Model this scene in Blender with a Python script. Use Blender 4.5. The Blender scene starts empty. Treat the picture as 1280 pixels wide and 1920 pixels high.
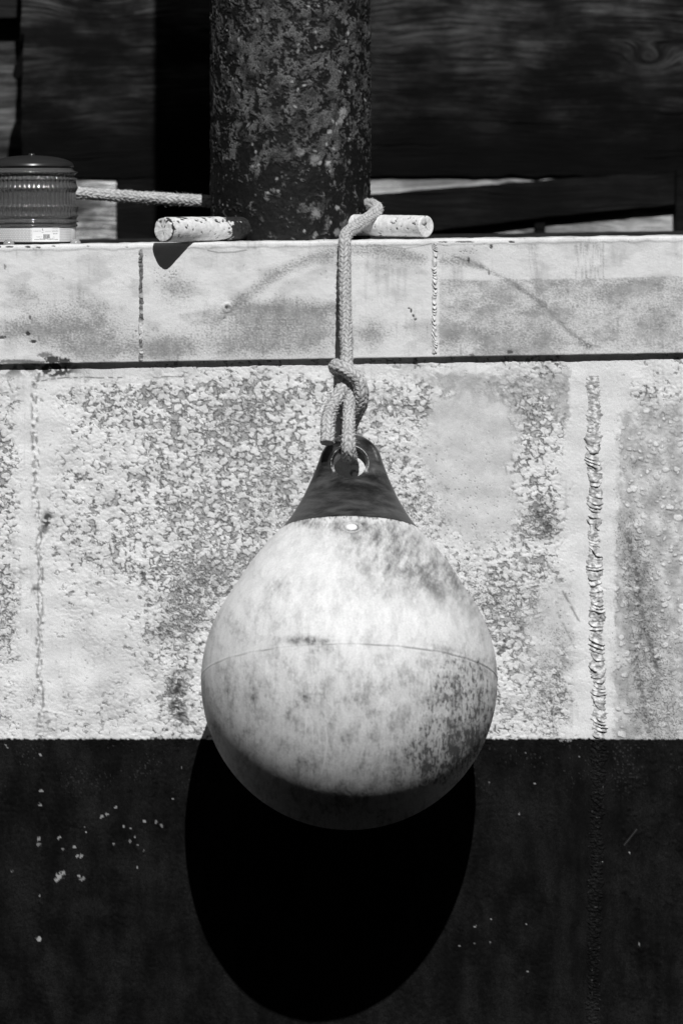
import bpy, bmesh, math
import numpy as np
from mathutils import Vector, Matrix

# ------------------------------------------------------------------ camera, sky, sun
PX = 0.0008            # metres per unit used below (a "u"); the hull face is y = 0, water is z = 0
L = 10000.0            # camera distance from the hull face, in u
CX, CY, ZB = 640.0, 300.0, 2600.0
scene = bpy.context.scene
scene.render.engine = 'CYCLES'
scene.render.resolution_x, scene.render.resolution_y = 682, 1024
cd = bpy.data.cameras.new('camera'); cam = bpy.data.objects.new('camera', cd)
scene.collection.objects.link(cam); scene.camera = cam
cam.location = (0, -L*PX, (ZB-CY)*PX); cam.rotation_euler = (math.radians(90), 0, 0)
cd.sensor_fit = 'HORIZONTAL'; cd.sensor_width = 36; cd.lens = 36*L/1280
cd.shift_y = -(960-CY)/1280
cd.clip_start = 0.5; cd.clip_end = 3000
cd.dof.use_dof = True; cd.dof.focus_distance = L*PX - 0.06; cd.dof.aperture_fstop = 6.3
SLX, SLZ = -0.13, -1.03            # sun travels (SLX, 1, SLZ)
sd = Vector((SLX, 1.0, SLZ)).normalized()
sl = bpy.data.lights.new('sun', 'SUN'); sl.energy = 5.0; sl.angle = math.radians(0.5); sl.color = (1, 1, 1)
so = bpy.data.objects.new('sun', sl); scene.collection.objects.link(so)
so.rotation_euler = sd.to_track_quat('-Z', 'Y').to_euler(); so.location = (1, -3, 6)
w = bpy.data.worlds.new('World'); scene.world = w; w.use_nodes = True
wn = w.node_tree.nodes; wl = w.node_tree.links; wn.clear()
sky = wn.new('ShaderNodeTexSky'); sky.sky_type = 'NISHITA'; sky.sun_disc = False
sky.sun_elevation = math.asin(-sd.z); sky.sun_rotation = math.atan2(-sd.x, -sd.y)
bw = wn.new('ShaderNodeRGBToBW'); bgn = wn.new('ShaderNodeBackground'); wo = wn.new('ShaderNodeOutputWorld')
wl.new(sky.outputs[0], bw.inputs[0]); wl.new(bw.outputs[0], bgn.inputs[0]); wl.new(bgn.outputs[0], wo.inputs[0])
bgn.inputs[1].default_value = 0.05
vs = scene.view_settings; vs.view_transform = 'Standard'; vs.look = 'None'; vs.exposure = -0.27; vs.gamma = 1
try: vs.use_curve_mapping = False
except Exception: pass

# ------------------------------------------------------------------ helpers
COL = scene.collection
def W(x, y, z):        # u coordinates -> world metres (x right, y away, z downwards on the picture)
    return ((x-CX)*PX, y*PX, (ZB-z)*PX)
def A(x, z, y=0.0):    # a point seen at (x,z) lying at depth y -> u coordinates
    f = (L+y)/L
    return (CX+(x-CX)*f, y, CY+(z-CY)*f)
def link(o, parent=None):
    COL.objects.link(o)
    if parent is not None: o.parent = parent
    return o
def thing(name, label, cat, loc=(0, 0, 0), group=None):
    o = bpy.data.objects.new(name, None); o.empty_display_size = .05; link(o); o.location = loc
    o['label'] = label; o['category'] = cat
    if group: o['group'] = group
    return o
def tag(o, label, cat, group=None):
    o['label'] = label; o['category'] = cat
    if group: o['group'] = group
    return o
def mesh_np(name, V, F, mat, parent=None, attrs=None, smooth=True, offset=(0, 0, 0)):
    V = np.asarray(V, dtype=np.float32) - np.asarray(offset, dtype=np.float32); F = np.asarray(F, dtype=np.int32)
    me = bpy.data.meshes.new(name)
    me.vertices.add(len(V)); me.vertices.foreach_set('co', V.ravel())
    k = F.shape[1]; n = len(F)
    me.loops.add(n*k); me.loops.foreach_set('vertex_index', F.ravel())
    me.polygons.add(n); me.polygons.foreach_set('loop_start', np.arange(n, dtype=np.int32)*k)
    me.polygons.foreach_set('use_smooth', np.full(n, smooth, dtype=bool))
    me.update(calc_edges=True)
    for an, arr in (attrs or {}).items():
        a = me.attributes.new(an, 'FLOAT', 'POINT'); a.data.foreach_set('value', np.asarray(arr, dtype=np.float32).ravel())
    me.materials.append(mat)
    o = bpy.data.objects.new(name, me); link(o, parent)
    return o
def grid(name, X, Y, Z, mat, parent=None, attrs=None, wrap=False, raw=False, offset=(0, 0, 0), flip=False):
    """X,Y,Z arrays (rows, cols); u coordinates unless raw."""
    if raw: V = np.stack([X, Y, Z], -1).reshape(-1, 3)
    else: V = np.stack([(X-CX)*PX, Y*PX, (ZB-Z)*PX], -1).reshape(-1, 3)
    R, C = X.shape
    i = np.arange(R-1)[:, None]*C; j = np.arange(C if wrap else C-1)[None, :]; j2 = (j+1) % C
    F = np.stack([i+j, i+C+j, i+C+j2, i+j2], -1).reshape(-1, 4)
    if flip: F = F[:, ::-1]
    return mesh_np(name, V, F, mat, parent, attrs, offset=offset)
def _h(ix, iy, s):
    v = (ix.astype(np.int64)*374761393 + iy.astype(np.int64)*668265263 + s*982451653) & 0x7fffffff
    v = ((v ^ (v >> 13))*1274126177) & 0x7fffffff
    v = ((v ^ (v >> 16))*668265263) & 0x7fffffff
    return v ^ (v >> 15)
def perlin(x, y, s=0):
    x, y = np.broadcast_arrays(np.asarray(x, float), np.asarray(y, float))
    xi = np.floor(x); yi = np.floor(y); fx = x-xi; fy = y-yi
    xi = xi.astype(np.int64); yi = yi.astype(np.int64)
    def g(a, b, dx, dy):
        t = (_h(a, b, s) % 4096)*(2*math.pi/4096); return np.cos(t)*dx+np.sin(t)*dy
    u = fx*fx*fx*(fx*(fx*6-15)+10); v = fy*fy*fy*(fy*(fy*6-15)+10)
    a = g(xi, yi, fx, fy)*(1-u)+g(xi+1, yi, fx-1, fy)*u
    b = g(xi, yi+1, fx, fy-1)*(1-u)+g(xi+1, yi+1, fx-1, fy-1)*u
    return (a*(1-v)+b*v)*1.5
def fbm(x, y, s=0, o=4, g=.5):
    t = 0; a = 1
    for k in range(o): t = t+a*perlin(x*2**k+k*17.3, y*2**k-k*9.1, s+k*13); a *= g
    return t
def worley(x, y, s=0):
    xi = np.floor(x).astype(np.int64); yi = np.floor(y).astype(np.int64)
    d1 = np.full(x.shape, 9.0); idv = np.zeros(x.shape)
    for a in (-1, 0, 1):
        for b in (-1, 0, 1):
            h = _h(xi+a, yi+b, s); h2 = _h(xi+a, yi+b, s+77)
            px = xi+a+(h % 1000)/1000; py = yi+b+(h2 % 1000)/1000
            d = np.hypot(px-x, py-y); m = d < d1
            d1 = np.where(m, d, d1); idv = np.where(m, ((h >> 4) % 997)/997, idv)
    return d1, idv
def cells(x, y, s=0):
    xi = np.floor(x).astype(np.int64); yi = np.floor(y).astype(np.int64); d1 = np.full(x.shape, 9.0); d2 = np.full(x.shape, 9.0)
    for a in (-1, 0, 1):
        for b in (-1, 0, 1):
            h = _h(xi+a, yi+b, s); h2 = _h(xi+a, yi+b, s+77)
            d = np.hypot(xi+a+(h % 1000)/1000-x, yi+b+(h2 % 1000)/1000-y)
            d2 = np.minimum(d2, np.maximum(d1, d)); d1 = np.minimum(d1, d)
    return d1, d2
def ss(a, b, x):
    t = np.clip((x-a)/(b-a), 0, 1); return t*t*(3-2*t)
def blobs(X, Y, L_):
    t = np.zeros(np.broadcast(X, Y).shape)
    for cx, cy, sx, sy, am in L_: t = t+am*np.exp(-.5*(((X-cx)/sx)**2+((Y-cy)/sy)**2))
    return t
def box(X, Y, x0, x1, y0, y1, f):      # soft box mask
    return ss(x0-f, x0+f, X)*(1-ss(x1-f, x1+f, X))*ss(y0-f, y0+f, Y)*(1-ss(y1-f, y1+f, Y))
def line(X, Y, pts):                   # distance to a polyline
    d = np.full(np.broadcast(X, Y).shape, 1e9)
    for (x0, y0), (x1, y1) in zip(pts[:-1], pts[1:]):
        vx, vy = x1-x0, y1-y0; t = np.clip(((X-x0)*vx+(Y-y0)*vy)/(vx*vx+vy*vy), 0, 1)
        d = np.minimum(d, np.hypot(X-x0-t*vx, Y-y0-t*vy))
    return d

# ------------------------------------------------------------------ materials
class NM:
    def __init__(s, name):
        s.m = bpy.data.materials.new(name); s.m.use_nodes = True
        s.t = s.m.node_tree; s.n = s.t.nodes; s.b = s.n['Principled BSDF']
    def set(s, sock, v):
        i = s.b.inputs[sock]
        if hasattr(v, 'is_linked') or hasattr(v, 'links'): s.t.links.new(v, i)
        elif i.type == 'RGBA' and not isinstance(v, (tuple, list)): i.default_value = (v, v, v, 1)
        else: i.default_value = v
        return s
    def attr(s, n):
        a = s.n.new('ShaderNodeAttribute'); a.attribute_name = n; return a.outputs['Fac']
    def coords(s, scale=(1, 1, 1), loc=(0, 0, 0)):
        c = s.n.new('ShaderNodeTexCoord'); m = s.n.new('ShaderNodeMapping')
        m.inputs['Scale'].default_value = scale; m.inputs['Location'].default_value = loc
        s.t.links.new(c.outputs['Object'], m.inputs[0]); return m.outputs[0]
    def noise(s, vec, scale, det=4, rough=.55, dist=0):
        n = s.n.new('ShaderNodeTexNoise'); n.inputs['Scale'].default_value = scale; n.inputs['Detail'].default_value = det
        n.inputs['Roughness'].default_value = rough; n.inputs['Distortion'].default_value = dist
        s.t.links.new(vec, n.inputs['Vector']); return n.outputs['Fac']
    def ramp(s, v, a, b, c0=0, c1=1):
        r = s.n.new('ShaderNodeMapRange'); r.interpolation_type = 'SMOOTHSTEP'
        for k, x in zip((1, 2, 3, 4), (a, b, c0, c1)): r.inputs[k].default_value = x
        s.t.links.new(v, r.inputs[0]); return r.outputs[0]
    def mth(s, op, a, b=0.0):
        m = s.n.new('ShaderNodeMath'); m.operation = op
        for k, x in enumerate((a, b)):
            if isinstance(x, (int, float)): m.inputs[k].default_value = x
            else: s.t.links.new(x, m.inputs[k])
        return m.outputs[0]
    def mix(s, f, a, b):               # float mix
        m = s.n.new('ShaderNodeMix'); m.data_type = 'FLOAT'
        for k, x in zip((0, 2, 3), (f, a, b)):
            if isinstance(x, (int, float)): m.inputs[k].default_value = x
            else: s.t.links.new(x, m.inputs[k])
        return m.outputs[0]
    def bump(s, h, strength=.3, dist=.001):
        b = s.n.new('ShaderNodeBump'); b.inputs['Strength'].default_value = strength; b.inputs['Distance'].default_value = dist
        s.t.links.new(h, b.inputs['Height']); s.t.links.new(b.outputs[0], s.b.inputs['Normal']); return s

def paint_mat(name, white=.74, under=.33, edge=.12, grime=.03, black=.0037):
    k = NM(name); c = k.coords()
    n1 = k.noise(c, 900, 3); n2 = k.noise(c, 60, 6); n3 = k.noise(c, 12, 4)
    u = k.mth('MULTIPLY', k.ramp(n2, .3, .7, .8, 1.2), under)
    wv = k.mth('MULTIPLY', k.ramp(n3, .3, .7, .94, 1.04), white)
    col = k.mix(k.attr('paint'), u, wv)
    col = k.mth('MULTIPLY', col, k.ramp(n1, .25, .75, .84, 1.14))
    col = k.mix(k.attr('edge'), col, edge)
    col = k.mix(k.attr('grime'), col, grime)
    bl = k.mth('MULTIPLY', k.ramp(k.noise(k.coords((1, 1, .45)), 22, 8, .7), .36, .70, .2, 2.4), black)
    bl = k.mth('MULTIPLY', bl, k.ramp(k.noise(c, 420, 4, .7), .3, .75, .45, 1.9))
    bl = k.mix(k.attr('chip'), bl, .30)
    col = k.mix(k.attr('band'), col, bl)
    k.set('Base Color', col).set('Roughness', k.mix(k.attr('band'), .62, .72)).set('Specular IOR Level', k.mix(k.attr('band'), .3, .1))
    k.bump(k.noise(c, 1100, 2), .25, .0006)
    return k.m
M_HULL = paint_mat('hull_paint', under=.40, edge=.09)
M_GUN = paint_mat('gunwale_paint', white=.71, under=.36)
M_WELD = paint_mat('weld_paint', white=.72, under=.3)

k = NM('rusty_deck'); c = k.coords(); n = k.noise(c, 30, 8, .6)
k.set('Base Color', k.ramp(n, .3, .8, .008, .04)).set('Roughness', .85).set('Specular IOR Level', .1).bump(n, .8, .004); M_DECK = k.m

k = NM('rusty_post'); c = k.coords()
fl = k.attr('flake')
d = k.mth('MULTIPLY', k.ramp(k.noise(c, 300, 5, .7), .25, .8, .3, 2.0), .005)
f2 = k.mth('MULTIPLY', k.mth('MULTIPLY', k.ramp(k.noise(c, 420, 4, .7), .3, .7, .35, 1.6), k.ramp(k.noise(c, 45, 4, .6), .35, .65, .4, 1.6)), .062)
col = k.mix(fl, d, f2); col = k.mix(k.attr('bright'), col, .34)
k.set('Base Color', col).set('Roughness', .62).set('Specular IOR Level', .22)
k.bump(k.noise(c, 500, 5, .7), .5, .0012); M_POST = k.m

k = NM('chipped_white_bar'); c = k.coords()
col = k.mix(k.attr('paint'), k.mth('MULTIPLY', k.ramp(k.noise(c, 250, 5), .3, .7, .4, 1.6), .02), k.mth('MULTIPLY', k.ramp(k.noise(c, 160, 5), .3, .7, .82, 1.08), .78))
k.set('Base Color', col).set('Roughness', .55).bump(k.noise(c, 220, 5, .6), .5, .0012); M_BAR = k.m

k = NM('braided_rope'); c = k.coords()
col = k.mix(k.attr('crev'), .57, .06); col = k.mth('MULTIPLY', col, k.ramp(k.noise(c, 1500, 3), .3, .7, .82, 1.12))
col = k.mth('MULTIPLY', col, k.ramp(k.noise(c, 60, 3), .3, .7, .86, 1.06))
k.set('Base Color', col).set('Roughness', .9).set('Specular IOR Level', .15).bump(k.noise(c, 1600, 3), .5, .0008); M_ROPE = k.m
k = NM('rope_fibre'); k.set('Base Color', .5).set('Roughness', .9); M_FIB = k.m

k = NM('buoy_vinyl'); c = k.coords()
ns = k.noise(k.coords((1, 1, .25)), 130, 6, .65)
base = k.mth('MULTIPLY', k.ramp(k.noise(k.coords((1, 1, .3)), 60, 6, .7), .3, .7, .88, 1.06), .76)
base = k.mth('MULTIPLY', base, k.ramp(k.noise(c, 350, 5, .7), .3, .75, .88, 1.08))
col = k.mix(k.attr('dirt'), base, .105); col = k.mix(k.attr('scuff'), col, .78)
k.set('Base Color', col).set('Roughness', .6).set('Specular IOR Level', .22)
k.bump(k.noise(c, 700, 4), .06, .0005); k.set('Subsurface Weight', .45); k.b.inputs['Subsurface Radius'].default_value = (1, 1, 1); k.b.inputs['Subsurface Scale'].default_value = .03; M_BUOY = k.m
k = NM('buoy_head_vinyl'); c = k.coords()
n = k.noise(k.coords((.6, .6, 1.6)), 28, 7, .62, .4)
col = k.ramp(n, .38, .74, .005, .075)
col = k.mix(k.ramp(k.noise(c, 240, 5, .75), .66, .76), col, .20)
k.set('Base Color', col).set('Roughness', k.ramp(n, .3, .8, .26, .45)).set('Specular IOR Level', .5)
k.bump(k.noise(c, 200, 6, .65), .4, .0014); M_HEAD = k.m
k = NM('valve_plastic'); k.set('Base Color', .85).set('Roughness', .35); M_VALVE = k.m
k = NM('valve_ring'); k.set('Base Color', k.ramp(k.noise(k.coords(), 500, 4), .3, .7, .3, .55)).set('Roughness', .5); M_RING = k.m

k = NM('lamp_lens'); k.set('Base Color', .34).set('Roughness', .07).set('Transmission Weight', .8).set('Specular IOR Level', .8).set('IOR', 1.49); M_LENS = k.m
k = NM('lamp_cap'); k.set('Base Color', .022).set('Roughness', .28).set('Specular IOR Level', .5); M_CAP = k.m
k = NM('lamp_core'); k.set('Base Color', k.ramp(k.noise(k.coords((1, 1, .2)), 120, 3), .42, .58, .02, .5)).set('Roughness', .3); M_CORE = k.m
k = NM('reflective_tape'); k.set('Base Color', .7).set('Roughness', .4); M_TAPE = k.m
k = NM('tape_print'); k.set('Base Color', .42).set('Roughness', .5); M_TAPEP = k.m
k = NM('sticker_paper'); k.set('Base Color', .86).set('Roughness', .5); M_STK = k.m
k = NM('print_ink'); k.set('Base Color', .06).set('Roughness', .6); M_INK = k.m
k = NM('grey_ink'); k.set('Base Color', .32).set('Roughness', .6); M_INK2 = k.m
k = NM('black_rubber'); k.set('Base Color', .012).set('Roughness', .6); M_RUB = k.m
k = NM('clear_cap'); k.set('Base Color', .6).set('Roughness', .1).set('Transmission Weight', .6); M_CLEAR = k.m

def timber_mat(name, lo, hi, off=0, low_fade=None, sc=1.0, knots=()):
    """long grain that bends round knots, fine cracks and pale worn fibres"""
    k = NM(name); xyz = k.n.new('ShaderNodeSeparateXYZ'); k.t.links.new(k.coords(), xyz.inputs[0])
    x, z = xyz.outputs[0], xyz.outputs[2]
    wob = k.noise(k.coords((1, 1, 2.0), (off, 0, off)), 2.6, 3, .5)
    g = k.mth('ADD', z, k.mth('MULTIPLY', wob, .07))
    rk = None
    for kx, kz, s1, am in knots:
        dx = k.mth('MULTIPLY', k.mth('SUBTRACT', x, kx), 1/s1); dz = k.mth('MULTIPLY', k.mth('SUBTRACT', z, kz), 1.7/s1)
        d2 = k.mth('ADD', k.mth('MULTIPLY', dx, dx), k.mth('MULTIPLY', dz, dz)); e = k.mth('POWER', 2.718, k.mth('MULTIPLY', d2, -1.0))
        g = k.mth('ADD', g, k.mth('MULTIPLY', e, am)); rk = e if rk is None else k.mth('ADD', rk, e)
    def vec(sx_, sg):
        c_ = k.n.new('ShaderNodeCombineXYZ'); k.t.links.new(k.mth('MULTIPLY', x, sx_), c_.inputs[0]); k.t.links.new(k.mth('MULTIPLY', g, sg), c_.inputs[2]); c_.inputs[1].default_value = off
        return c_.outputs[0]
    rings = k.noise(vec(1.2*sc, 34*sc), 1.0, 5, .6); fib = k.noise(vec(9*sc, 230*sc), 1.0, 6, .75); crack = k.noise(vec(2.2*sc, 95*sc), 1.0, 3, .5)
    patch = k.noise(k.coords((1, 1, 2.2), (off, 3, 0)), 5, 7, .65); fleck = k.noise(k.coords((1, 1, 3)), 70, 6, .75)
    col = k.mth('MULTIPLY', k.ramp(rings, .35, .68, .55, 1.0), k.ramp(fib, .38, .64, .12, 1.9))
    col = k.mth('MULTIPLY', col, k.ramp(patch, .38, .66, .10, 1.6))
    col = k.mth('ADD', col, k.mth('MULTIPLY', k.ramp(fleck, .60, .76), k.ramp(patch, .4, .6, 0, .9)))
    col = k.mth('MULTIPLY', col, k.ramp(crack, .33, .40, .12, 1.0))
    if rk is not None: col = k.mth('MULTIPLY', col, k.ramp(rk, .3, .95, 1.0, 1.1))
    col = k.mth('ADD', k.mth('MULTIPLY', col, hi-lo), lo)
    if low_fade:  # colour gets darker towards the bottom, with an uneven edge
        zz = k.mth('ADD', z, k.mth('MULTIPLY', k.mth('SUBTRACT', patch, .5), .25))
        col = k.mth('MULTIPLY', col, k.ramp(zz, low_fade[0], low_fade[1], .04, 1.0))
    k.set('Base Color', col).set('Roughness', .8).set('Specular IOR Level', .12)
    k.bump(k.mth('ADD', fib, k.ramp(crack, .33, .40)), .8, .004); return k.m
# ------------------------------------------------------------------ water
k = NM('dark_water'); c = k.coords()
k.set('Base Color', .004).set('Roughness', .3).set('Specular IOR Level', .1).bump(k.noise(k.coords((1, .5, 1)), 5, 5, .6), .6, .03)
o = mesh_np('water', [(-800, -800, 0), (800, -800, 0), (800, 800, 0), (-800, 800, 0)], [(0, 1, 2, 3)], k.m, smooth=False)
o['kind'] = 'structure'

k = NM('sky_blocker_dark'); k.set('Base Color', k.ramp(k.noise(k.coords((1, 1, 3)), 1.5, 6), .3, .7, .008, .03)).set('Roughness', .9).set('Specular IOR Level', .1)
b = bmesh.new(); bmesh.ops.create_cube(b, size=1, matrix=Matrix.Diagonal((170, 3, 17, 1)))  # unseen wall behind the camera, added to hold back sky fill
bmesh.ops.subdivide_edges(b, edges=b.edges[:], cuts=3, use_grid_fill=True)
bmesh.ops.bevel(b, geom=[e for e in b.edges if e.calc_face_angle(0) > 1], offset=.15, segments=2, affect='EDGES')
me = bpy.data.meshes.new('sky_blocker'); b.to_mesh(me); b.free(); me.materials.append(k.m)
o = bpy.data.objects.new('sky_blocker', me); link(o); o.location = (0, -17.5, 7)
tag(o, 'unseen tall dark wall added behind the camera to block sky light', 'light blocker')

# ------------------------------------------------------------------ the steel barge
barge = thing('barge', 'steel barge side, blistered white paint over a black band, rusty bollard on its edge', 'barge', W(CX, 0, ZB))
BO = W(CX, 0, ZB)
def dense(a, b, step, lo, hi, g=1.07):
    m = list(np.arange(a, b+step, step)); s = step; x = m[-1]
    while x < hi: s *= g; x += s; m.append(min(x, hi))
    s = step; x = m[0]; pre = []
    while x > lo: s *= g; x -= s; pre.append(max(x, lo))
    return np.array(pre[::-1]+m)

def weld_x(y): return 1105.5 + (np.minimum(y, 1400)-740)*.016 - .02*np.maximum(y-1400, 0) + 3*perlin(y/70, 0.5, 5)

def hull_fields(X, Y):
    wx = X+9*perlin(X/34, Y/34, 1); wy = Y+9*perlin(X/34+9, Y/34, 2)
    n = perlin(wx/15, wy/11, 3)+.55*perlin(wx/7.5, wy/6, 4)+.25*perlin(wx/3.6, wy/3.2, 5)
    big = fbm(X/130, Y/130, 6, 4)
    # how much of the white coat has lifted
    Wr = .10+.30*big+blobs(X, Y, [(230, 760, 110, 45, .36), (420, 800, 120, 100, .46), (510, 900, 70, 90, .42), (390, 1060, 70, 90, .50),
        (330, 1130, 40, 90, .55), (332, 1310, 22, 45, .75), (130, 900, 60, 60, .10), (10, 900, 25, 90, .75), (5, 1160, 22, 70, .7),
        (560, 730, 120, 30, .42), (850, 760, 120, 40, .55), (1030, 760, 40, 60, .55), (800, 960, 50, 60, .45), (1000, 880, 60, 120, .35),
        (1010, 980, 30, 40, .55), (960, 1130, 60, 60, .62), (980, 1240, 60, 90, .40), (1040, 1250, 30, 110, .45), (220, 1000, 90, 80, .28),
        (1210, 800, 60, 60, .25), (760, 700, 400, 14, -.6), (160, 700, 150, 16, -.7), (80, 800, 40, 100, -.35), (180, 1230, 90, 90, -.35),
        (1100, 900, 30, 700, -1.2), (1146, 900, 24, 260, -1.0), (1160, 1250, 16, 130, -1.1), (60, 1000, 26, 300, -.5)])
    Wr = Wr+.12
    ux = X+5*perlin(X/13, Y/13, 151)+2.2*perlin(X/5, Y/5, 152); uy = Y+5*perlin(X/13+7, Y/13, 153)+2.2*perlin(X/5, Y/5+4, 154)
    a1, a2 = cells(ux/16, uy/12.5, 155); b1, b2 = cells(ux/9, uy/7.5, 156)
    szm = ss(-.15, .25, perlin(X/45, Y/45, 157)+blobs(X, Y, [(450, 800, 60, 60, -.3), (960, 1180, 60, 80, -.2), (330, 1150, 40, 100, .5)]))
    E = (1-szm)*(a2-a1)+szm*(b2-b1)*.9
    dome = np.sqrt(np.clip(E, 0, .55)/.55)
    rid = E+.42*perlin(X/14, Y/11, 158)+.24*perlin(X/26, Y/26, 104)+.10*perlin(X/3, Y/3, 159)
    wear = rid-(-.16+.40*np.clip(Wr, -.1, .9))
    plate = ss(-.05, .05, wear)
    edge = np.exp(-((wear+.03)/(.075+.05*ss(0, .6, Wr)))**2)*ss(-.45, .10, perlin(X/7, Y/7, 8)+.5*perlin(X/40, Y/40, 9)+.05+.6*(Wr-.4))*ss(-.1, .25, Wr)
    # thin smooth grey undercoat showing (no blisters)
    smooth = ss(.30, .75, blobs(X, Y, [(860, 860, 55, 110, 1.1), (925, 800, 55, 50, .6), (930, 960, 40, 50, .7), (1010, 1200, 45, 110, .55), (1060, 1150, 30, 60, .5), (930, 1330, 45, 40, .4)])+.20*fbm(X/26, Y/26, 11, 4))
    # right hand field: grey with scattered white blisters
    rf = ss(1146, 1156, X+7*perlin(X/20, Y/30, 12)+5*perlin(X/6, Y/8, 112)+.0*Y-ss(1100, 900, Y)*10)*ss(735, 800, Y+25*perlin(X/30, Y/30, 13)-.25*(X-1200)*0)
    gtop = ss(.2, .7, blobs(X, Y, [(1055, 745, 20, 35, 1.1), (870, 715, 70, 12, .8), (940, 740, 60, 14, .6), (1030, 720, 40, 8, .6)])+.35*fbm(X/14, Y/14, 15, 4))
    dd, idd = worley(X/13+.4*perlin(X/12, Y/12, 50), Y/13, 14); br = .12+.40*idd**3
    blist = ss(br+.05, br-.08, dd)*(idd > .35)*ss(-.5, .3, perlin(X/40, Y/40, 16)+.1)
    ring = np.exp(-((dd-br)/.07)**2)*(idd > .35)*.7
    dd2, id2 = worley(X/5.5, Y/5.5, 17)
    pit = ss(.30*id2**4, .12*id2**4, dd2+.12*perlin(X/2.2, Y/2.2, 117))*(id2 > .72)
    pit = pit*ss(.05, .5, blobs(X, Y, [(870, 920, 60, 60, .5), (900, 1010, 50, 50, .6), (960, 1180, 70, 90, .7), (1000, 1290, 50, 60, .6), (780, 850, 40, 60, .4), (1210, 1250, 80, 140, .6), (1210, 950, 60, 100, .35)])+.3*perlin(X/30, Y/30, 18))
    clus = ss(.15, .7, blobs(X, Y, [(385, 1085, 40, 45, .9), (335, 1160, 28, 40, .8), (332, 1305, 16, 40, 1), (500, 930, 40, 40, .7), (440, 790, 60, 50, .5), (790, 950, 40, 40, .7), (720, 790, 60, 50, .45), (1010, 975, 26, 26, 1),
        (880, 1130, 40, 50, .7), (960, 1130, 40, 40, .6), (1045, 1270, 22, 70, .6), (1010, 1330, 30, 50, .5), (1200, 1110, 18, 80, 1), (1225, 1260, 30, 100, .9), (1170, 1010, 14, 60, .6), (10, 1170, 18, 50, .5), (60, 1300, 14, 30, .5), (1250, 1340, 30, 40, .6)])+.35*fbm(X/22, Y/30, 140, 4))
    dk = clus*ss(.05, .45, np.abs(perlin(wx/6, wy/6.5, 141))*-2.2+.45+.5*perlin(X/3, Y/3, 142))
    paint = plate*(1-.0*rf)
    tone = 1-ss(.1, .6, big*.5+blobs(X, Y, [(200, 1250, 100, 100, .35), (500, 880, 60, 80, .25), (960, 1200, 90, 120, .2)]))*.35
    paint = paint*tone-.16*ss(-.2, .7, fbm(X/45, Y/60, 130, 5))*ss(.0, .4, Wr+.2)
    vs_ = ss(.15, .7, fbm(X/7, Y/160, 131, 3)+.3*big)*ss(-.2, .4, fbm(X/60, Y/80, 132, 3)); paint = np.clip(paint-.28*vs_, 0, 1)
    plate_c = plate
    paint = paint*(1-smooth)+smooth*(.62+.12*fbm(X/20, Y/20, 19, 3)); edge = edge*(1-.93*smooth)
    paint = paint*(1-rf)+rf*(blist*.95+(1-blist)*(.26+.50*fbm(X/22, Y/50, 20, 5))); edge = edge*(1-rf)+rf*ring*.6
    paint = paint*(1-gtop*.75); edge = np.maximum(np.maximum(edge*(1-.5*gtop), pit), .85*dk); paint = paint*(1-.22*clus)
    wj = weld_x(Y)+6+3.5*perlin(Y/11, X*0, 161)+2.5*perlin(Y/4, X*0+2, 162)
    marg = ss(0, 3, X-(wj-44-8*perlin(Y/60, X*0, 163)+5*perlin(X/9, Y/9, 164)))*ss(0, 3, (wj+38-14*ss(880, 1000, Y)+9*perlin(Y/70, X*0, 165)+5*perlin(X/9, Y/9, 166))-X)
    paint = paint*(1-marg)+marg*(.97-.12*ss(.2, .8, fbm(X/9, Y/20, 167, 3))); edge = edge*(1-.94*marg)
    # rust lines, drips and dark blotches with a shape of their own
    gr = blobs(X, Y, [(332, 1300, 12, 30, .9), (340, 1335, 14, 14, .5), (385, 1090, 22, 26, .4), (90, 972, 7, 9, 1.2), (85, 990, 5, 14, .7), (47, 1072, 6, 5, .8), (65, 1105, 6, 6, .9),
        (335, 1170, 30, 24, .35), (270, 1073, 6, 9, .7), (1015, 970, 12, 16, .7), (1025, 990, 8, 8, .6), (1060, 1230, 14, 26, .4), (1210, 1160, 16, 60, .5), (1205, 1330, 26, 40, .35), (1180, 1080, 16, 60, .35),
        (645, 712, 20, 18, .3), (20, 692, 30, 10, .8), (110, 694, 26, 8, 1.2), (100, 688, 14, 12, .9)])
    gr = gr*ss(-.25, .35, n+.15)
    wob = 3*perlin(X/30, 3.3, 21)
    for pts, wd, am in [([(60, 716), (130, 707), (200, 708), (272, 709)], 1.3, .85), ([(288, 707), (350, 705)], 1.2, .7), ([(0, 737), (22, 733)], 1.2, .8),
                        ([(20, 690), (14, 712), (24, 735)], 1.6, .6), ([(1055, 1110), (1085, 1165)], 2.4, .6), ([(1045, 1150), (1078, 1215)], 2.2, .5), ([(1175, 1000), (1195, 1080), (1205, 1160), (1230, 1250)], 7, .7), ([(1205, 1160), (1190, 1240), (1215, 1370)], 8, .6), ([(1030, 1290), (1038, 1380)], 1.6, .5)]:
        gr = np.maximum(gr, am*np.exp(-(line(X, Y+wob*.5, pts)/wd)**2)*ss(-.5, .1, perlin(X/8, Y/8, 22)))
    # the old butt weld at the left, filled over, seen as a chain of marks
    lx = 66+.006*(Y-700)+5*perlin(Y/60, 2.2, 23)+6*ss(900, 1000, Y)
    lw = np.exp(-((X-lx)/7)**2)
    seg = ss(.05, .35, perlin(X/7, Y/13, 24)+.25*perlin(X/4, Y/5, 25))
    edge = np.maximum(edge, lw*seg*np.exp(-((np.abs(X-lx)-5)/3.5)**2)*.9); paint = paint*(1-.7*lw*seg)
    crack = np.exp(-((X-lx-7*perlin(Y/26, 7.7, 26))/1.6)**2)*ss(930, 960, Y)*ss(1400, 1300, Y)
    edge = np.maximum(edge, crack*.6)
    # relief
    nn = n*ss(-.1, .5, Wr+.3)
    rough = ss(-.2, .4, Wr)*.7+.3
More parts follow.
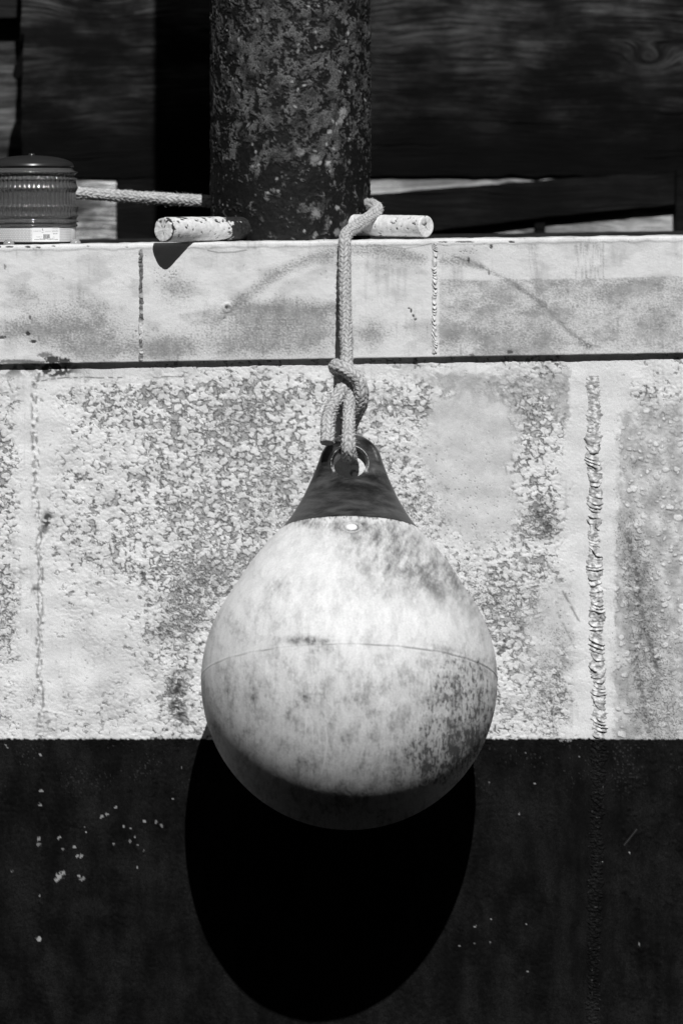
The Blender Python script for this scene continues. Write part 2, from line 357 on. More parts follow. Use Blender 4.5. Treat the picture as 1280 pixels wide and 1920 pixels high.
    h = (.45*plate+.75*dome*ss(-.1, .5, Wr+.25+.2*perlin(X/40, Y/40, 160)))*(1-rf)*(1-smooth)*(1-gtop)+.5*rough*(1-smooth*.8)*fbm(wx/10, wy/9, 27, 3)+.14*fbm(X/4.5, Y/3.6, 28, 2)*(1-.5*smooth)
    h = h+rf*blist*1.1-pit*.8+lw*(1.2*perlin(X/9, Y/7, 29)+.8)
    h = h+1.6*perlin(X/55, Y/45, 30)
    # black boot band
    bl = 1386.5+1.3*perlin(X/9, 1.1, 31)-1.6*ss(.1, .5, perlin(X/5.2, 4.4, 32))+.8*perlin(X/60, .3, 33)
    band = ss(-.9, .9, Y-bl)
    chips = np.zeros_like(X)
    for cx, cy, r in [(112, 1643, 7), (118, 1636, 5), (107, 1650, 5), (153, 1648, 5), (148, 1642, 3), (72, 1573, 4), (72, 1583, 5), (74, 1510, 3.5), (77, 1484, 3.5), (75, 1415, 2),
        (153, 1605, 4), (145, 1606, 3), (117, 1592, 3), (110, 1571, 4), (139, 1588, 3), (200, 1527, 3), (190, 1532, 3.5), (217, 1514, 2.5), (302, 1548, 4), (292, 1541, 3), (271, 1540, 3), (253, 1570, 3), (244, 1578, 2.5), (232, 1549, 2.5),
        (213, 1583, 2.5), (324, 1498, 2.2), (22, 1635, 2.6), (257, 1627, 1.6), (245, 1555, 2.2), (258, 1585, 2), (270, 1595, 1.8), (158, 1552, 2), (162, 1560, 2), (75, 1680, 2), (73, 1762, 5), (1122, 1474, 6), (1126, 1500, 3), (1128, 1512, 3.5), (1122, 1536, 3), (1123, 1545, 2.5),
        (1122, 1575, 3), (1124, 1592, 2.5), (1114, 1621, 2.5), (1128, 1617, 3), (1115, 1648, 2.5), (1115, 1700, 3), (1111, 1712, 2.2), (917, 1470, 2.2), (1002, 1470, 1.4), (973, 1527, 1.6), (890, 1737, 2.6), (920, 1725, 1.8), (862, 1774, 2), (888, 1769, 1.6), (918, 1768, 1.8), (986, 1734, 1.8), (988, 1822, 1.8), (1198, 1771, 2.6),
        (1053, 1387, 6), (1066, 1388, 5), (10, 1398, 2.5), (14, 1401, 2), (1085, 1420, 2), (1180, 1600, 1.2), (985, 1412, 1.4), (340, 1440, 1.5)]:
        m = (np.abs(X[0]-cx) < 14); r2 = (np.abs(Y[:, 0]-cy) < 14)
        if m.any() and r2.any():
            ix = np.ix_(r2, m); d_ = np.hypot((X[ix]-cx)*.9, Y[ix]-cy)+(1.2+.35*r)*perlin(X[ix]/3.6, Y[ix]/3.2, int(cx))+.5*r*perlin(X[ix]/7, Y[ix]/9, int(cy))
            chips[ix] = np.maximum(chips[ix], (.5+.5*perlin(cx*.37, cy*.41, 1)+.25)*ss(r*.95, r*.45, d_))
    chips = np.maximum(chips, .16*np.exp(-(line(X, Y, [(1170, 1585), (1193, 1556)])/1.0)**2))
    chips = np.maximum(chips, .08*ss(.62, .75, perlin(X/5, Y/4, 35)+.5*perlin(X/60, Y/60, 36))*ss(1386, 1400, Y)*ss(1520, 1430, Y))
    # inside the band the same blisters carry on, drowned in black paint
    h = h*(1-.45*band)-band*.3
    return h, paint, edge, gr, band, chips

xs = dense(-30, 1310, 1.5, -2600, 3900); ys = np.concatenate([np.arange(655, 1400, 1.5), dense(1400, 1935, 2.4, 1400, 2900)])
X, Y = np.meshgrid(xs, ys)
h, paint, edge, gr, band, chips = hull_fields(X, Y)
hull = grid('hull_plate', X, -h*1.35, Y, M_HULL, barge, dict(paint=paint, edge=edge*.95, grime=np.clip(gr, 0, .95), band=band, chip=chips), offset=BO)

# the ridged butt weld at the right: its own bead laid on the plate
def weld_strip(name, cxf, y0, y1, hw, period, amp, seed, slant, parent, y_base, hi=3.2, band_y=None, spots=None, fade=None):
    ys = np.arange(y0, y1, 1.1); us = np.linspace(-1, 1, 33); U, Yg = np.meshgrid(us, ys)
    wob = 1+.30*perlin(Yg/14, U*0+.7, seed)+.2*perlin(Yg/5, U, seed+12)
    Xg = cxf(Yg)+U*hw*wob
    ph = Yg/period-slant*.8*U+slant*1.1*U*U+1.6*perlin(Yg/38, U*.2, seed+1)+.75*perlin(Yg/17, U*.5, seed+11)
    saw = np.mod(ph, 1.0); rip = saw**1.6*(1-ss(.86, 1, saw))*1.6
    am = amp*(1 if fade is None else fade(Yg))*(.35+.95*ss(-.4, .5, perlin(Yg/21, U*.6, seed+14)))
    prof = np.clip(1-U*U, 0, 1)**.6
    hh = -2.5+prof*(hi+2.5)+am*rip*prof+(1.3 if period > 14.2 else .6)*fbm(Xg/6, Yg/5, seed+2, 4, .6)*prof
    valley = ss(.70, .98, saw)*ss(.15, .5, prof)*np.minimum(am/amp, 1)*ss(-.45, .15, perlin(Yg/9, U*1.5, seed+3)+.1)
    edgeside = np.exp(-((np.abs(U)-.74)/.13)**2)*ss(-.2, .3, perlin(Yg/7, U*3, seed+4)+.05)
    pt = 1-(.80*ss(-.25, .35, perlin(Xg/8, Yg/11, seed+5)+.15)*ss(.1, .55, prof) if period > 14.2 else .6*ss(.0, .5, perlin(Xg/8, Yg/11, seed+5)+.1)*prof)
    e = np.clip(valley*.8+edgeside*.5*(1 if period > 10 else .9), 0, .92)
    bd = ss(-1, 1, Yg-band_y) if band_y else Yg*0
    gr = Yg*0; 
    if spots: gr = np.clip(blobs(Xg, Yg, spots), 0, .85)
    return grid(name, Xg, y_base-hh, Yg, M_WELD, parent, dict(paint=pt, edge=e, grime=gr, band=bd, chip=bd*ss(.6, .8, perlin(Xg/7, Yg/6, seed+9))*.12), offset=BO)
ws = weld_strip('weld_seam', lambda y: weld_x(y)+6, 704, 1960, 16.5, 14.5, 3.0, 60, .42, hull, 0, hi=2.0, band_y=1386, fade=lambda y: ss(780, 860, y)*(1-.75*ss(1386, 1400, y)))
ws['label'] = 'ridged weld bead running down the right side of the hull'

# gunwale: a proud flat band with a rounded top edge, running slightly uphill to the right
GY = -14.0
def gtop_(x): return 459-18*x/1280
def gbot_(x): return 682.5-21*x/1280
xs = dense(-30, 1310, 1.5, -2600, 3900)
prof = [(90, 0.0, 0), (40, 0.0, 0), (10, 0, 0)]
R_ = 5.5
for a in np.linspace(0, 90, 9): prof.append((GY+R_-R_*math.sin(math.radians(a)), R_-R_*math.cos(math.radians(a)), 0))
nface = 146
rows_y = []; rows_t = []
for (py_, pz_, _) in prof: rows_y.append(py_); rows_t.append(('t', pz_))
for t in np.linspace(0, 1, nface+1)[1:]: rows_y.append(GY); rows_t.append(('f', t))
for a in np.linspace(0, 90, 4)[1:]: rows_y.append(GY+2.5-2.5*math.cos(math.radians(a))); rows_t.append(('b', 2.5*math.sin(math.radians(a))))
rows_y.append(2); rows_t.append(('b', 2.5))
Xg = np.tile(xs, (len(rows_y), 1)); Yg = np.tile(np.array(rows_y)[:, None], (1, len(xs))); Zg = np.zeros_like(Xg)
tp, bt = gtop_(xs), gbot_(xs)
tp = tp+.5*perlin(xs/40, .5, 40)+1.4*np.exp(-((xs-812)/6)**2)*0
for i, (kk, v) in enumerate(rows_t):
    Zg[i] = tp+v if kk == 't' else (tp+R_+(bt-2.5-tp-R_)*v if kk == 'f' else bt-2.5+v)
face = ss(-.5, 3, Zg-(tp+1))*(np.array([1.0 if r[0] == 'f' else .55 for r in rows_t])[:, None])
Yp = Zg+9*(xs/640)       # along-the-band coordinate
P = lambda a, b, s: perlin(Xg/a, Zg/b, s)
st = perlin(Xg/4.2, Zg/3.0, 41)*.8+.6*perlin(Xg/2.4, Zg/2.0, 42)
lowf = fbm(Xg/70, Zg/40, 43, 4)
g = blobs(Xg, Zg, [(130, 600, 75, 35, .85), (45, 545, 40, 10, .35), (95, 515, 14, 10, .4), (180, 650, 70, 25, .6), (30, 620, 40, 20, .4), (330, 540, 35, 30, .6), (440, 640, 120, 30, .75), (300, 655, 40, 14, .7),
     (480, 585, 50, 18, .7), (580, 580, 60, 16, .85), (560, 630, 80, 30, .55), (700, 500, 50, 8, .25), (775, 483, 14, 6, .8), (700, 630, 14, 26, .45), (760, 620, 50, 22, .35)])
arc = np.exp(-(line(Xg, Zg, [(400, 610), (455, 560), (520, 510), (590, 482), (640, 470), (700, 468), (790, 484)])/15)**2)
g = np.maximum(g, arc*.85)
right = ss(818, 826, Xg+2*perlin(Zg/6, Zg*0, 44))
lim = 522-ss(1050, 1300, Xg)*6+np.where(Xg < 960, (960-Xg)*.0, 0)
gr_ = ss(-3, 3, Zg-lim+2*P(12, 12, 45))*(.62+.15*fbm(Xg/50, Zg/25, 245, 3))
gr_ = np.maximum(gr_, .8*np.exp(-(line(Xg, Zg, [(822, 488), (870, 492), (900, 500)])/9)**2))
gr_ = gr_*(1-.95*np.exp(-(line(Xg, Zg, [(822, 510), (870, 514), (925, 524)])/6)**2))
gr_ = np.maximum(gr_, .55*box(Xg, Zg, 1075, 1135, 455, 560, 5)*ss(-.5, .3, perlin(Xg/4, Zg/40, 46)))
gr_ = np.maximum(gr_, .45*box(Xg, Zg, 990, 1008, 455, 512, 3)*ss(-.3, .3, perlin(Xg/4, Zg/30, 47)+.2))
crv = np.exp(-(line(Xg, Zg+2*P(14, 14, 246), [(850, 480), (905, 500), (960, 530), (1020, 572), (1060, 615), (1105, 650)])/4.5)**2)*right; gr_ = gr_+.5*crv
gr_ = gr_+blobs(Xg, Zg, [(860, 630, 60, 12, .35), (960, 630, 60, 12, .3), (1160, 540, 90, 14, .25), (930, 600, 60, 20, .15)])
g = g*(1-right)+gr_*right
g = np.clip(g+.12*lowf, 0, 1.15)
paint = 1-ss(-.3, .7, g-.55+.6*st)*.70*ss(.08, .35, g)-.35*g*ss(.1, .5, g)
paint = np.clip(paint-.34*ss(-.15, .6, lowf)-.22*ss(.1, .7, fbm(Xg/9, Zg/120, 248, 3)+.3*lowf)*ss(-.1, .5, fbm(Xg/80, Zg/80, 249, 2)+.1), .0, 1)
edge = ss(.30, .75, g*.5+.42*st)*ss(.15, .5, g)*.40*(1-.6*right)
dd, idd = worley(Xg/7, Zg/7, 48)
edge = np.maximum(edge, ss(.22, .12, dd)*(idd > .93)*.5*ss(-.1, .4, lowf+.1))
grime = np.zeros_like(Xg)
for cx, cy, sx, sy, am in [(18, 462, 7, 2, 1), (53, 462.5, 5, 2.2, 1), (73, 463, 4.5, 2, .9), (101, 461, 4, 1.3, .8), (166, 461, 3, 1, .7), (238, 463, 3, 1.3, .7), (0, 462, 3, 2, 1), (53, 625, 4, 4, 1), (63, 640, 6, 3, 1.1), (4, 632, 8, 3, .9), (57, 595, 2, 5, .8),
      (100, 674, 15, 7, 1.1), (122, 677, 12, 6, 1.1), (85, 665, 14, 5, .7), (60, 679, 30, 3, .8), (30, 678, 40, 4, .7), (425, 576, 3.5, 3.2, .9), (420, 596, 1.6, 1.6, .8), (770, 582, 2, 4, 1), (774, 592, 2, 3, 1), (778, 598, 3, 2, .9), (766, 577, 2, 2, .9),
      (870, 453, 16, 1.6, .8), (830, 453, 9, 1.4, .9), (920, 462, 3, 4, .9), (958, 453, 6, 2, .9), (878, 487, 2, 6, .9), (916, 512, 2, 5, .7), (955, 660, 6, 3, .8), (660, 640, 3, 7, .5), (926, 672, 9, 3, .7), (884, 666, 5, 3, .7), (256, 620, 3, 1.4, .8), (612, 520, 1, 2, .4), (10, 500, 2, 5, .6)]:
    m = np.abs(xs-cx) < sx*4+3; sub = (slice(None), m)
    q = ((Xg[sub]-cx)/sx)**2+((Zg[sub]-cy)/sy)**2
    grime[sub] = np.maximum(grime[sub], am*ss(1.5, .5, q+.9*perlin(Xg[sub]/3.2, Zg[sub]/2.6, int(cx)+3)))
grime = np.maximum(grime, .85*ss(.55, .75, perlin(Xg/3.2, Zg/2.4, 49)+.3*P(20, 9, 50))*box(Xg, Zg, 826, 925, 456, 478, 6))
grime = np.maximum(grime, .6*ss(.42, .6, perlin(Xg/4, Zg/3, 149)+.3*P(20, 9, 150))*box(Xg, Zg, 285, 335, 500, 530, 8))
edge = np.maximum(edge, crv*.42*ss(-.6, .3, st)+.30*right*ss(.25, .8, fbm(Xg/24, Zg/10, 247, 4))*ss(520, 530, Zg)+.5*blobs(Xg, Zg, [(1100, 647, 9, 5, 1), (845, 488, 22, 8, .7), (776, 484, 14, 5, .6)])*ss(-.4, .3, st))
drip = np.exp(-(line(Xg, Zg, [(390, 469), (410, 473), (440, 472), (462, 468)])/1.1)**2)+np.exp(-(line(Xg, Zg, [(700, 458), (735, 462), (755, 466), (775, 463), (808, 456)])/.9)**2)*.7
edge = np.maximum(edge, drip*.8)
hh = .16*st*(.4+g)+.22*fbm(Xg/16, Zg/12, 51, 3)+.7*fbm(Xg/90, Zg/60, 52, 2)+.13*fbm(Xg/6, Zg/2.6, 53, 2)-grime*1.2+1.6*ss(5, 0, np.abs(np.hypot(Xg-426, Zg-576)-7))
lip = .9*ss(3, -1, Zg-(tp+R_+4+3*perlin(xs/25, .1, 54)))
Yg2 = Yg-(hh+lip)*face
isb = np.array([1.0 if r[0] == 'b' else 0.0 for r in rows_t])[:, None]
gun = grid('gunwale', Xg, Yg2, Zg-.8*(1-face)*fbm(Xg/30, Yg/12, 55, 3), M_GUN, barge, dict(paint=paint, edge=edge, grime=np.clip(grime, 0, .97), band=Xg*0, chip=Xg*0), offset=BO)
w1 = weld_strip('weld_seam', lambda y: 265+1.2*perlin(y/9, .4, 72), 466, 676, 5.5, 14, 1.3, 70, .05, gun, GY, hi=1.0, spots=[(265, 480, 4, 9, .7), (265, 500, 4, 12, .8), (265, 520, 4, 8, .6), (265, 541, 4, 8, 1.1), (265, 563, 5, 4, 1.3), (265, 577, 5, 4, 1.2), (265, 594, 5, 4.5, 1.2), (266, 640, 5, 4, 1.), (266, 650, 4, 3, .9), (266, 667, 5, 4, .9)])
w1['label'] = 'spotted weld bead at the left end of the gunwale plate'
w2 = weld_strip('weld_seam', lambda y: 814+2*perlin(y/16, 0.4, 71), 456, 662, 5.5, 7.5, 3.0, 80, .6, gun, GY, hi=1.6)
w2['label'] = 'frilly white weld bead under the right bar of the bollard'

# deck behind the gunwale
xs_ = np.linspace(-2600, 3900, 120); yd = np.linspace(60, 900, 60); Xd, Yd = np.meshgrid(xs_, yd)
grid('deck', Xd, Yd, 459-18*Xd/1280+4+1.2*perlin(Xd/60, Yd/40, 90), M_DECK, barge, offset=BO, flip=True)
yb = np.array([900., 901.]); zb = np.linspace(455, 2900, 4)
Xb, Zb_ = np.meshgrid(np.linspace(-2600, 3900, 6), zb)
grid('far_side_plate', Xb, Xb*0+900, np.maximum(Zb_, 459-18*Xb/1280+4), M_DECK, barge, offset=BO, flip=True)

# bollard: rusty pipe with two stub bars
PXc, PYc, PR = 542.0, 230.0, 154.0
th = np.concatenate([np.linspace(-math.pi/2-.35, math.pi/2+.35, 330), np.linspace(math.pi/2+.4, 1.5*math.pi-.4, 40)])
zs = np.concatenate([np.linspace(-1900, -60, 80)[:-1], np.arange(-60, 462, 1.7)])
T, Z = np.meshgrid(th, zs); S = T*PR
sw = S+6*perlin(S/30, Z/30, 101); zw = Z+8*perlin(S/30, Z/30, 102)
n = perlin(sw/26, zw/34, 103)*.8+.7*perlin(sw/10, zw/11, 104)+.6*perlin(sw/5, zw/5, 105)+.35*perlin(sw/2.8, zw/2.8, 106)
bias = .02-.50*ss(230, 330, Z+40*perlin(S/60, Z/60, 107))+blobs(S, Z, [(-70, 120, 30, 80, .35), (60, 60, 60, 60, .15), (60, 200, 50, 40, .2), (30, 285, 55, 14, .55), (80, 290, 18, 30, .3), (-60, 300, 50, 14, .3), (55, 395, 22, 18, .55), (100, 260, 20, 60, .15)])
fl = ss(-.08, .22, n+bias)
dd, idd = worley(sw/11, zw/12, 108)
br = ss(.32, .16, dd)*(idd > .9)*ss(-.15, .3, perlin(S/50, Z/50, 109)+.1)*.75
for cx, cy, r, am in [(76, 306, 7, .9), (79, 247, 6, .7), (52, 402, 10, .42), (97, 390, 6, .7), (88, 278, 4, .6), (20, 285, 10, .45), (48, 300, 12, .4), (97, 437, 9, .5), (50, 440, 6, .4), (110, 210, 12, .6), (103, 225, 9, .55), (128, 170, 5, .6)]:
    br = np.maximum(br, am*ss(r, r*.55, np.hypot(S-cx, Z-cy)+.35*r*perlin(S/4, Z/4, 110)+.2*r*perlin(S/2, Z/2, 111)))
slot = ss(1.15, .8, np.hypot((T-1.235)/.055, (Z-371-(T-1.235)*40)/19))
fl = fl*(1-slot); br = np.maximum(br*(1-slot), .25*np.exp(-((np.hypot((T-1.235)/.055, (Z-371-(T-1.235)*40)/19)-1.3)/.15)**2)*(T < 1.3))
ht = 1.6*fl+1.2*br+.8*fbm(sw/14, zw/14, 112, 4)+.9*perlin(S/70, Z/70, 113)
RR = PR+ht-1-slot*14
bollard = grid('bollard', PXc+RR*np.sin(T), PYc-RR*np.cos(T), Z, M_POST, barge, dict(flake=fl, bright=np.clip(br, 0, 1)), wrap=True, offset=BO)

def bar(p0, p1, r, seed, parent, label):
    a = np.array(p0, float); b = np.array(p1, float); ln = np.linalg.norm(b-a); d = (b-a)/ln
    up = np.array([0, 0, -1.0]); up = up-d*np.dot(up, d); up /= np.linalg.norm(up); sd_ = np.cross(d, up)
    tt = [(-.0, 0.02), (0, .25), (0, .5), (0, .75), (0, .9), (0.4, .965), (1.6, 1.0)]+[(x, 1.0) for x in np.linspace(3.5, ln, int(ln/1.8))]
    s = np.array([q[0] for q in tt])[:, None]; rr = np.array([q[1] for q in tt])[:, None]*r
    ang = np.linspace(0, 2*math.pi, 120, endpoint=False)[None, :]
    cx_, cy_ = np.cos(ang)*rr, np.sin(ang)*rr
    q1 = s+cx_*.9+100*seed; q2 = ang*r+cy_*.5+s*0
    n = perlin(q1/13, cy_/9, seed)+.6*perlin(q1/6, cx_/6+cy_/5, seed+1)+.35*perlin(q1/3, cx_/3-cy_/3, seed+2)
    rim = np.exp(-((s-3.2)/3.0)**2)*(rr > r*.9)
    pt = n+1.05-1.5*rim*ss(-.4, .3, np.sin(ang-1.2)+.6)*(1 if seed == 200 else .15)-(1.8*ss(ln*.46, ln*.85, s+22*n) if seed == 200 else 0)
    pt = pt-(.45*ss(.5, .95, np.sin(ang)) if seed == 200 else 0)
    pt = ss(.30, .5, pt)
    rr2 = rr*(1+.018*n+.02*pt)
    pts = a+d*(s[..., None]-(.8*n*(rr < r*.93))[..., None])+up*(np.sin(ang)*rr2)[..., None]+sd_*(np.cos(ang)*rr2)[..., None]
    o = grid('stub_bar', pts[..., 0], pts[..., 1], pts[..., 2], M_BAR, parent, dict(paint=pt), wrap=True, offset=BO)
    o['label'] = label; return o
bar(A(306, 430, -62), A(486, 428, 150), 22.8, 200, bollard, 'stub bar at the left of the bollard with black chipped paint round its rim')
bar(A(799, 424, 8), A(640, 421, 165), 20, 210, bollard, 'white stub bar at the right of the bollard')

# ------------------------------------------------------------------ ropes
def spline(pts, step):
    P = np.array(pts, float); P = np.vstack([2*P[0]-P[1], P, 2*P[-1]-P[-2]]); out = []
    for i in range(1, len(P)-2):
        for t in np.linspace(0, 1, 40, endpoint=False):
            a, b, c_, d = P[i-1], P[i], P[i+1], P[i+2]
            out.append(.5*((2*b)+(-a+c_)*t+(2*a-5*b+4*c_-d)*t*t+(-a+3*b-3*c_+d)*t**3))
    out.append(P[-2]); out = np.array(out); s = np.concatenate([[0], np.cumsum(np.linalg.norm(np.diff(out, axis=0), axis=1))])
    k = max(2, int(s[-1]/step)); q = np.linspace(0, s[-1], k)
    return np.stack([np.interp(q, s, out[:, j]) for j in range(3)], 1), q
def rope_mesh(name, pts, r, parent=None, rfun=None, seed=0, frayed=True, pitch=9.2, ncol=8, loc=None, nfib=3200):
    C, s = spline(pts, .9); n = len(C)
    for _ in range(6): C[1:-1] = (C[:-2]+2*C[1:-1]+C[2:])/4
    Tn = np.gradient(C, axis=0); Tn /= np.linalg.norm(Tn, axis=1)[:, None]
    U = np.zeros_like(Tn); u = np.cross(Tn[0], [0.3, 1, .2]); u /= np.linalg.norm(u)
    for i in range(n): u = u-Tn[i]*np.dot(u, Tn[i]); u /= np.linalg.norm(u); U[i] = u
    V = np.cross(Tn, U); na = 72; ang = np.linspace(0, 2*math.pi, na, endpoint=False)
    S, An = np.meshgrid(s, ang, indexing='ij')
    An2 = An+S*.006+.25*perlin(S/45, S*0+.3, seed+6)
    cc = An2/(2*math.pi)*ncol; ci = np.floor(cc); cf = cc-ci; sg = np.where(np.mod(ci, 2) == 0, 1, -1)
    ph = S/pitch+sg*(cf-.5)*.85+.42*perlin(S/12, An, seed+1)+np.where(sg > 0, .25, 0); fr = np.abs(np.mod(ph, 1)-.5)*2   # 1 at gap
    bump = (1-fr**2.6); colb = (1-np.abs(2*cf-1)**3.2)
    irr = .75+.35*perlin(S/7, An*3, seed+2)
    hgt = (bump*.8+colb*.4)*irr*.21*r
    sub = .03*r*np.sin(2*math.pi*(ph*3))*bump
    rr = r*.84+hgt+sub+.05*r*perlin(S/30, An*1.0, seed+3)+.06*r*perlin(S/2.5, An*6, seed+4)+.06*r*perlin(S/16, An*1.5, seed+8)
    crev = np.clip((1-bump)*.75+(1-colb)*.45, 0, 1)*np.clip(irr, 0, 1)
    if rfun is not None: rr = rr*rfun(S/s[-1])
    tap = np.ones(n); 
    Pm = C[:, None, :]+(np.cos(An)*rr)[..., None]*U[:, None, :]+(np.sin(An)*rr)[..., None]*V[:, None, :]
    # blunt cut ends
    for end, sgn in ((0, -1), (-1, 1)):
        cap = [C[end]+(Pm[end]-C[end])*q+Tn[end]*sgn*e for q, e in ((.85, 1.2), (.5, 1.6), (.05, 1.7))]
        cap = np.array(cap); cv = np.full((3, na), .35)
        if end == 0: Pm = np.concatenate([cap[::-1], Pm]); crev = np.concatenate([cv, crev])
        else: Pm = np.concatenate([Pm, cap]); crev = np.concatenate([crev, cv])
    me_parent = parent
    base = W(*loc) if loc is not None else (0, 0, 0)
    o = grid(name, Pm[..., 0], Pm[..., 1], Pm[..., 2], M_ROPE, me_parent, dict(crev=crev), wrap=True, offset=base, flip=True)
    if loc is not None: o.location = base
    # short fuzz standing off the braid
    rng = np.random.default_rng(seed+5); i = rng.integers(3, n-3, nfib); a = rng.integers(0, na, nfib)
    b0 = Pm[i+3, a]; nr = b0-C[i]; nr /= np.linalg.norm(nr, axis=1)[:, None]
    t = nr*rng.uniform(1.0, 4.2, (nfib, 1))+Tn[i]*rng.uniform(-2.5, 2.5, (nfib, 1))+rng.normal(0, .8, (nfib, 3))
    side = np.cross(t, rng.normal(0, 1, (nfib, 3))); side /= np.linalg.norm(side, axis=1)[:, None]; side *= .27
    V4 = np.stack([b0-side, b0+side, b0+t+side*.4, b0+t-side*.4], 1).reshape(-1, 3)
    Vw = np.stack([(V4[:, 0]-CX)*PX, V4[:, 1]*PX, (ZB-V4[:, 2])*PX], -1)
    mesh_np('fuzz', Vw, np.arange(nfib*4).reshape(-1, 4), M_FIB, o, smooth=False, offset=base)
    return o
rp = [A(676, 384, 225), A(692, 383, 180), A(704, 387, 135), A(706, 396, 100), A(690, 408, 70), A(664, 426, 25), A(650, 437, -4), A(646, 450, -27), A(646, 470, -37), A(647, 540, -58), A(648, 600, -76), A(649, 650, -92),
      A(651, 685, -108), A(655, 716, -118), A(656, 745, -136), A(654, 780, -162), A(653, 815, -192), A(653, 838, -201), A(654, 853, -188), A(654, 856, -158), A(654, 850, -122), A(654, 830, -98), A(657, 800, -96),
      A(665, 778, -112), A(674, 760, -132), A(678, 738, -143), A(672, 714, -146), A(656, 698, -146), A(639, 689, -138), A(629, 687, -118), A(633, 693, -92), A(643, 702, -84), A(650, 712, -94), A(645, 726, -128),
      A(634, 742, -140), A(624, 758, -146), A(617, 778, -152), A(614, 800, -166), A(613, 830, -181)]
def rf(t): return 1+.17*ss(.50, .58, t)
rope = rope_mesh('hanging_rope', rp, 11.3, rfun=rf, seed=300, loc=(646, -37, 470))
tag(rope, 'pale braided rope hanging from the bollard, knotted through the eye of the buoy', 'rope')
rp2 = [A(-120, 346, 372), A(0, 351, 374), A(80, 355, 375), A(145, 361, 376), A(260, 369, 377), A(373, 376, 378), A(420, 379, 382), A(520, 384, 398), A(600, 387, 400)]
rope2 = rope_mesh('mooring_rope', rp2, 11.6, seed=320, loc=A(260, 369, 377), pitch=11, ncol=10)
tag(rope2, 'pale braided rope stretched level between the beacon lamp and the bollard', 'rope')

# ------------------------------------------------------------------ the ball buoy
BC = np.array([654.1, -272.0, 1250.5]); R = 270.0
tilt = math.radians(19.5); roll = math.radians(.4)
buoy = thing('buoy', 'scuffed pale ball buoy with black eye, hanging on the rope against the hull', 'buoy')
M = Matrix.Rotation(roll, 4, 'Y') @ Matrix.Rotation(-tilt, 4, 'X')
axis = (M @ Vector((0, 0, 1)))
cw = Vector(W(*BC)); buoy.matrix_world = Matrix.Translation(cw-axis*R*PX) @ M
wv = [-270, 0, 150, 160, 175, 190, 215, 240, 265, 288, 310, 347, 384, 417, 430, 442, 452, 459, 463.5, 465]
av = [0, 270, 224.5, 217.5, 209.5, 200, 185, 166, 146, 124, 108, 87, 71, 59, 55, 48, 39, 27, 14, 0]
bv = [0, 270, 224.5, 217.5, 206, 193, 172, 148, 122, 98, 78, 50, 32, 27, 26, 25, 23, 18, 10, 0]
def prof_a(w_):
    s_ = np.sqrt(np.clip(R*R-w_*w_, 0, None)); return np.where(w_ < 160, s_, np.interp(w_, wv, av))
def prof_b(w_):
    s_ = np.sqrt(np.clip(R*R-w_*w_, 0, None)); return np.where(w_ < 160, s_, np.interp(w_, wv, bv))
def smooth1(v, n):
    v = v.copy()
    for _ in range(n): v[1:-1] = (v[:-2]+2*v[1:-1]+v[2:])/4
    return v
WB = 283.0             # where the pale ball meets the black head
# body
phi = np.linspace(-math.pi/2, math.asin(175/270), 430); wA = R*np.sin(phi); wB2 = np.arange(176.5, WB+1, 1.5)
wr = np.concatenate([wA, wB2]); a_ = smooth1(prof_a(wr), 40); b_ = smooth1(prof_b(wr), 40); a_[0] = b_[0] = .01
m0 = len(wA)-90; a_[:m0] = R*np.cos(phi[:m0]); b_[:m0] = a_[:m0]; a_[0] = b_[0] = .05
k0 = np.linspace(-1, 1, 560); thf = k0*1.75; thb = np.linspace(1.75, 2*math.pi-1.75, 90)[1:-1]; tht = np.concatenate([thf, thb])
Tt, Wt = np.meshgrid(tht, wr)
aa = a_[:, None]; bb = b_[:, None]
LX = aa*np.sin(Tt); LY = -bb*np.cos(Tt); LZ = Wt+0*Tt
# a shape-fixed map of the front: sx right, sy down, in u round the ball
sx = 654+LX*1.03; sy = 1277-(LZ*math.cos(tilt-.085)-LY*math.sin(tilt-.085))*1.03
fr = ss(.2, -.4, LY/R)
n1 = fbm(sx/60, sy/60, 401, 5); n2 = fbm(sx/26, sy/40, 402, 5); n3 = fbm(sx/7, sy/13, 403, 4, .6); n4 = fbm(sx/3.5, sy/5, 404, 3)
D = blobs(sx, sy, [(800, 1075, 90, 30, .25), (720, 1005, 80, 18, .35), (700, 1040, 60, 24, .2), (640, 985, 60, 10, .6), (560, 978, 30, 8, .4), (860, 1090, 40, 36, .15), (885, 1120, 22, 30, .15),
    (570, 1200, 38, 6, .9), (590, 1218, 30, 8, .3), (610, 1325, 60, 35, .16), (860, 1250, 50, 40, .22), (880, 1330, 40, 60, .34), (855, 1395, 45, 40, .30), (905, 1395, 20, 30, .6), (800, 1430, 70, 30, .35), (760, 1280, 60, 40, .2),
    (560, 1120, 40, 30, .10), (740, 1400, 80, 60, .15), (470, 1330, 60, 60, .22), (440, 1250, 40, 60, .12), (850, 1160, 60, 25, -.25), (540, 1030, 60, 30, -.5), (620, 1080, 60, 30, -.3), (770, 1130, 60, 20, -.25), (560, 1500, 120, 40, .3)])
D = (D+.13*ss(1130, 1320, sy)+.02)*fr+(1-fr)*.35
dg_ = fbm((sx+.7*sy)/9, (sy-.7*sx)/40, 412, 4)
patchy = ss(-.10, 1.35, D+.20*n1+.17*n2+.10*n3*(1-.5*ss(1200,1080,sy))+.10*n4+.24*dg_*ss(1220, 1100, sy))
n5 = fbm(sx/5.5, sy/15, 421, 4, .6); speck = ss(.20, .62, n5*.95+.15*n4+.7*(D-.36))*ss(.15, .5, D)
topR = np.clip(blobs(sx, sy, [(790, 1070, 75, 26, .8), (715, 1035, 55, 24, .6), (720, 1000, 75, 13, .55), (850, 1105, 40, 30, .55), (890, 1150, 22, 36, .5), (620, 985, 60, 8, .35), (760, 1110, 50, 18, .3)]), 0, 1)*fr
